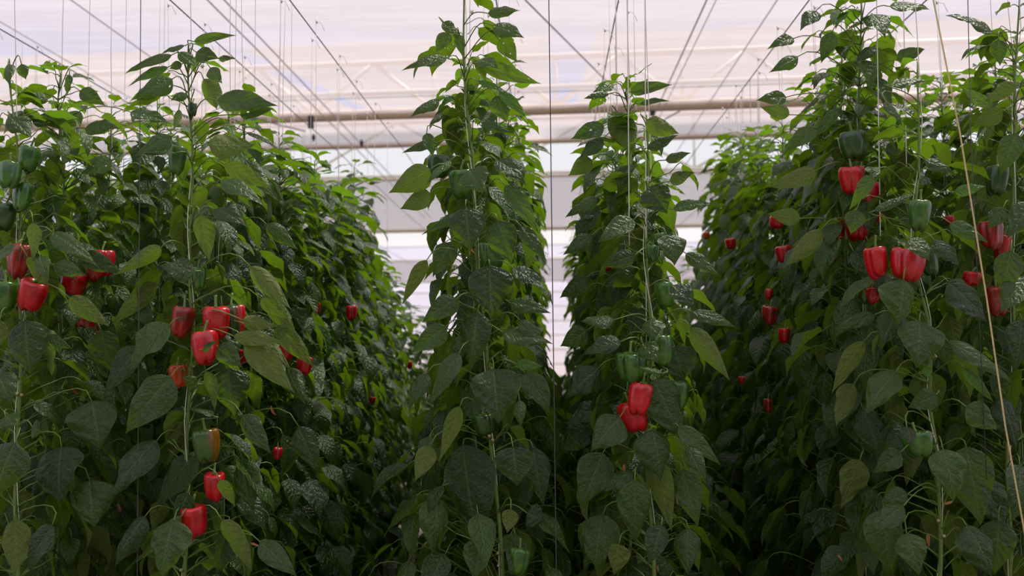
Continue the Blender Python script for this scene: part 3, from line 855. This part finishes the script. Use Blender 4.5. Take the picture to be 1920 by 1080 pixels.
# bare strings that wait above the rows on the left
for i, (x, X) in enumerate([(8, -3.0), (35, -3.0), (105, -3.0), (140, -1.9), (175, -3.0), (212, -1.9), (248, -3.0), (288, -1.9), (313, -3.0), (396, -1.9), (428, -1.3), (466, -1.3), (497, -1.9), (515, -1.3), (537, -1.3), (565, -1.9)]):
    Y = X * F / (x - 1030); q = at(x - 2, 330, Y)
    line('support_string', [Vector((X, Y, WIREZ)), Vector((X, Y, q.z))], 0.0013, STRING, 'pale bare string hanging in the air above the left rows', 'string', 'bare strings above the left rows')
for i, (x, X) in enumerate([(1160, .33), (1370, 1.33), (1382, 1.33), (1395, 1.33), (1410, 1.33), (1425, 1.33)]):
    Y = X * F / (x - 1030); q = at(x, 230, Y)
    line('support_string', [Vector((X, Y, WIREZ)), Vector((X, Y, q.z))], 0.002, STRING, 'pale bare string hanging in the air above the far right rows', 'string', 'bare strings above the right rows')

# ------------------------------------------------------------------ the greenhouse
SK = math.tan(math.radians(4.0))
ZC = 1.6 + 3.0


def cloth_mat(name, col, tr, see, stripe=0.06):
    m, nt, out = new_mat(name)
    g = N(nt)
    tc = g.node('ShaderNodeTexCoord').outputs['Object']
    mp = g.node('ShaderNodeMapping'); mp.inputs['Scale'].default_value = (0.12, 1, 1)
    g.link(tc, mp.inputs[0])
    n1 = g.noise(mp.outputs[0], 2.2, 4, 0.6)
    n2 = g.noise(mp.outputs[0], 18, 2, 0.6)
    f = g.math('ADD', g.math('MULTIPLY', n1, 0.6), g.math('MULTIPLY', n2, 0.4))
    f = g.smooth(f, 0.3, 0.7)
    c = g.mix(f, tuple(x * (1 - stripe) for x in col), tuple(min(1, x * (1 + stripe)) for x in col))
    c2 = g.mix(f, tuple(x * (1 - stripe) for x in tr), tuple(min(1, x * (1 + stripe)) for x in tr))
    df = g.node('ShaderNodeBsdfDiffuse'); g.link(c, df.inputs[0])
    tl = g.node('ShaderNodeBsdfTranslucent'); g.link(c2, tl.inputs[0])
    tp = g.node('ShaderNodeBsdfTransparent')
    a = g.node('ShaderNodeMixShader'); a.inputs[0].default_value = 0.62
    g.link(df.outputs[0], a.inputs[1]); g.link(tl.outputs[0], a.inputs[2])
    b = g.node('ShaderNodeMixShader'); b.inputs[0].default_value = see
    g.link(a.outputs[0], b.inputs[1]); g.link(tp.outputs[0], b.inputs[2])
    g.link(b.outputs[0], out.inputs[0])
    return m


CLOTH = cloth_mat('shade_cloth', (0.72, 0.66, 0.68), (0.40, 0.33, 0.35), 0.36, 0.12)
FILM = cloth_mat('roof_film', (0.85, 0.85, 0.88), (0.42, 0.42, 0.42), 0.12, 0.02)
WALLC = cloth_mat('wall_film', (0.85, 0.78, 0.80), (0.88, 0.74, 0.72), 0.03, 0.05)
DARKWALL = plain('dark_unseen_wall', (0.22, 0.22, 0.21), 0.8, noise_scale=2, noise_amt=0.1)  # unseen wall behind the camera, made dark to cut light from that side
SOIL = plain('floor_cloth', (0.16, 0.13, 0.11), 0.9, noise_scale=6, noise_amt=0.3)


def sheet(name, corners, mat, nx=24, ny=10, sag=0.0, kind='structure'):
    a, b, c, d = [np.array(p, float) for p in corners]
    P = np.zeros((ny, nx, 3))
    for j in range(ny):
        v = j / (ny - 1)
        for i in range(nx):
            u = i / (nx - 1)
            P[j, i] = (a * (1 - u) + b * u) * (1 - v) + (d * (1 - u) + c * u) * v
            P[j, i, 2] += -sag * math.sin(math.pi * v)
    mb = MB(); mb.grid(P, np.zeros((ny, nx, 2)), 0)
    return tag(mb.build(name, [mat]), kind=kind)


def yy(Y, X):
    return Y - SK * X


XW = 16
def ceil(name, Y0, Y1, mat, z0=ZC, z1=ZC, sag=0.05):
    return sheet(name, [(-XW, yy(Y0, -XW), z0), (XW, yy(Y0, XW), z0), (XW, yy(Y1, XW), z1), (-XW, yy(Y1, -XW), z1)], mat, sag=sag)


ceil('ceiling', 1.4, 12.2, CLOTH)
ceil('ceiling', -7.6, -4.5, CLOTH)  # unseen gap left ahead of this panel, added to bring skylight onto front leaves
ceil('ceiling', 12.25, 14.1, CLOTH)
ceil('ceiling', 17.0, 25.0, CLOTH)
ceil('ceiling', 34.0, 46.5, CLOTH)


def beam(name, Y, z, r, mat=STEEL):
    mb = MB()
    mb.tube([Vector((x, yy(Y, x), z)) for x in np.linspace(-XW, XW, 30)], r, 0, 12)
    return tag(mb.build(name, [mat]), kind='structure')


def truss(Y, z0, z1, r=0.035, pitch=2.4, off=0.0):
    mb = MB()
    P = lambda x, z: Vector((x, yy(Y, x), z))
    for z in (z0, z1):
        mb.tube([P(x, z) for x in np.linspace(-XW, XW, 12)], r, 0, 8)
    x = -XW + off; up = True
    while x < XW - pitch / 2:
        mb.tube([P(x, z0 if up else z1), P(x + pitch / 2, z1 if up else z0)], r * 0.75, 0, 8)
        if up: mb.tube([P(x, z0), P(x, z1)], r * 0.6, 0, 8)
        x += pitch / 2; up = not up
    return tag(mb.build('trim_' + str(int(Y)), [STEEL]), kind='structure')


beam('trim_1', 12.2, ZC - 0.0, 0.07, TAN)
beam('trim_2', 12.2 - 0.9, ZC + 0.05, 0.03)
beam('trim_3', 14.1, ZC - 0.0, 0.045, TAN)
beam('trim_4', 17.0, ZC - 0.02, 0.025, TAN)
beam('trim_5', 25.0, ZC, 0.05, TAN)
beam('trim_6', 34.0, ZC, 0.04)
beam('trim_7', 46.0, ZC, 0.05)
truss(12.3, ZC + 0.06, ZC + 0.72, 0.04, 1.61, 0.0)
truss(17.3, ZC + 0.1, ZC + 1.1, 0.035, 3.6, 0.6)

# the roof above: film with vents left open to the sky
def roof(Y0, Y1, z0, z1, gaps):
    xs = [-XW] + [g for p in gaps for g in p] + [XW]
    for i in range(0, len(xs), 2):
        x0, x1 = xs[i], xs[i + 1]
        sheet('ceiling', [(x0, yy(Y0, x0), z0), (x1, yy(Y0, x1), z0), (x1, yy(Y1, x1), z1), (x0, yy(Y1, x0), z1)], FILM, 10, 6)


roof(13.5, 24, 6.0, 7.6, [(-4.9, -4.55), (0.05, 0.68)])
roof(24, 47, 7.6, 6.4, [])
WY = 47
sheet('wall_back', [(-XW, yy(WY, -XW), 0), (XW, yy(WY, XW), 0), (XW, yy(WY, XW), 7.6), (-XW, yy(WY, -XW), 7.6)], WALLC)
for z in (0.6, 1.3, 2.0, 2.7, 3.4, 4.1):
    beam('trim_%d' % int(10 + z * 10), WY - 0.2, z, 0.03)
sheet('wall_left', [(-XW, -8, 0), (-XW, 50, 0), (-XW, 50, ZC + 3), (-XW, -8, ZC + 3)], WALLC)
sheet('wall_right', [(XW, -8, 0), (XW, 50, 0), (XW, 50, ZC + 3), (XW, -8, ZC + 3)], WALLC)
sheet('wall_front', [(-XW, -7.5, 0), (XW, -7.5, 0), (XW, -7.5, ZC + .3), (-XW, -7.5, ZC + .3)], DARKWALL)
sheet('floor', [(-XW, -8, 0), (XW, -8, 0), (XW, 50, 0), (-XW, 50, 0)], SOIL)

# cables and pipes under the cloth that run with the rows
for i, (x, z, r) in enumerate([(-2.72, 2.9, .018), (-2.86, 2.9, .018), (1.35, 2.9, .02), (1.43, 2.9, .012), (1.95, 2.9, .014), (-4.0, 2.9, .014), (-4.9, 2.9, .012)]):
    line('overhead_cable', [(x, 2.0, 1.6 + z), (x, 22, 1.6 + z)], r * 0.4, ALU, 'grey overhead cable running back under the white cloth', 'cable', 'cables under the cloth')
line('brace_cable', [at(985, 0, 8.0), at(1175, 190, 11.8)], 0.007, WIRE, 'thin dark cable slanting across the cloth right of the tall middle plant', 'cable')
line('brace_cable', [at(490, 226, 12.0), at(572, 246, 12.0)], 0.009, WIRE, 'short dark cable sloping down to the black hanging box on the left', 'cable')
line('brace_cable', [at(1246, 224, 12.0), at(1275, 208, 12.0)], 0.009, WIRE, 'short dark cable sloping beside the crown right of the middle', 'cable')


def hang_box(x, y, w, h, Y, label):
    c = at(x, y, Y); s = Y / F
    e = empty('hanging_sensor_box', c, label, 'box')
    mb = MB(); mb.box((0, 0, 0), (w * s, w * s * .8, h * s))
    mb.build('housing', [DARKP], e, smooth=False)
    m2 = MB(); m2.tube([Vector((0, 0, h * s * .5)), Vector((0, 0, h * s * .5 + 7 * s))], w * s * .3, 0, 10)
    o = m2.build('hanger', [STEEL], e); o['label'] = 'pale hanger'
    return e


hang_box(583, 229, 10, 24, 12.1, 'small black box hanging from the tan beam on the left')
hang_box(1223, 210, 9, 14, 12.1, 'small dark box hanging from the tan beam behind the crown right of the middle')
for x, y, l in ((588, 258, 'tiny dark weight hanging below the black box'), (678, 268, 'tiny dark weight hanging alone under the pale edge beam')):
    c = at(x, y, 12.6); mb = MB()
    mb.tube([c + Vector((0, 0, .05)), c, c - Vector((0, 0, .05))], [.012, .028, .01], 0, 8)
    o = mb.build('hanging_weight', [DARKP], None, loc=c); o.location = c
    tag(o, l, 'weight')

# ------------------------------------------------------------------ daylight
w = bpy.data.worlds.new('sky'); scene.world = w
w.use_nodes = True
nt = w.node_tree; nt.nodes.clear(); g = N(nt)
out = g.node('ShaderNodeOutputWorld'); bg = g.node('ShaderNodeBackground')
tc = g.node('ShaderNodeTexCoord').outputs['Generated']
sx = g.node('ShaderNodeSeparateXYZ'); g.link(tc, sx.inputs[0])
g.put(bg.inputs[0], g.mix(g.smooth(sx.outputs[2], 0.22, 0.34), (0.34, 0.56, 1.0), (0.86, 0.87, 0.95)))
bg.inputs[1].default_value = 0.92
g.link(bg.outputs[0], out.inputs[0])

sd = bpy.data.lights.new('sun', 'SUN'); so = bpy.data.objects.new('sun', sd); COL.objects.link(so)
sd.energy = 6.6; sd.angle = math.radians(12); sd.color = (1.0, 0.94, 0.84)
so.rotation_euler = Vector((0.42, 0.30, 1.0)).to_track_quat('Z', 'Y').to_euler()

scene.view_settings.view_transform = 'Standard'
scene.view_settings.look = 'None'
scene.view_settings.exposure = 0.3
scene.view_settings.gamma = 1.0
scene.view_settings.use_curve_mapping = False
scene.cycles.max_bounces = 10
scene.cycles.diffuse_bounces = 5
scene.cycles.glossy_bounces = 3
scene.cycles.transmission_bounces = 6
scene.cycles.transparent_max_bounces = 12
scene.cycles.use_denoising = True
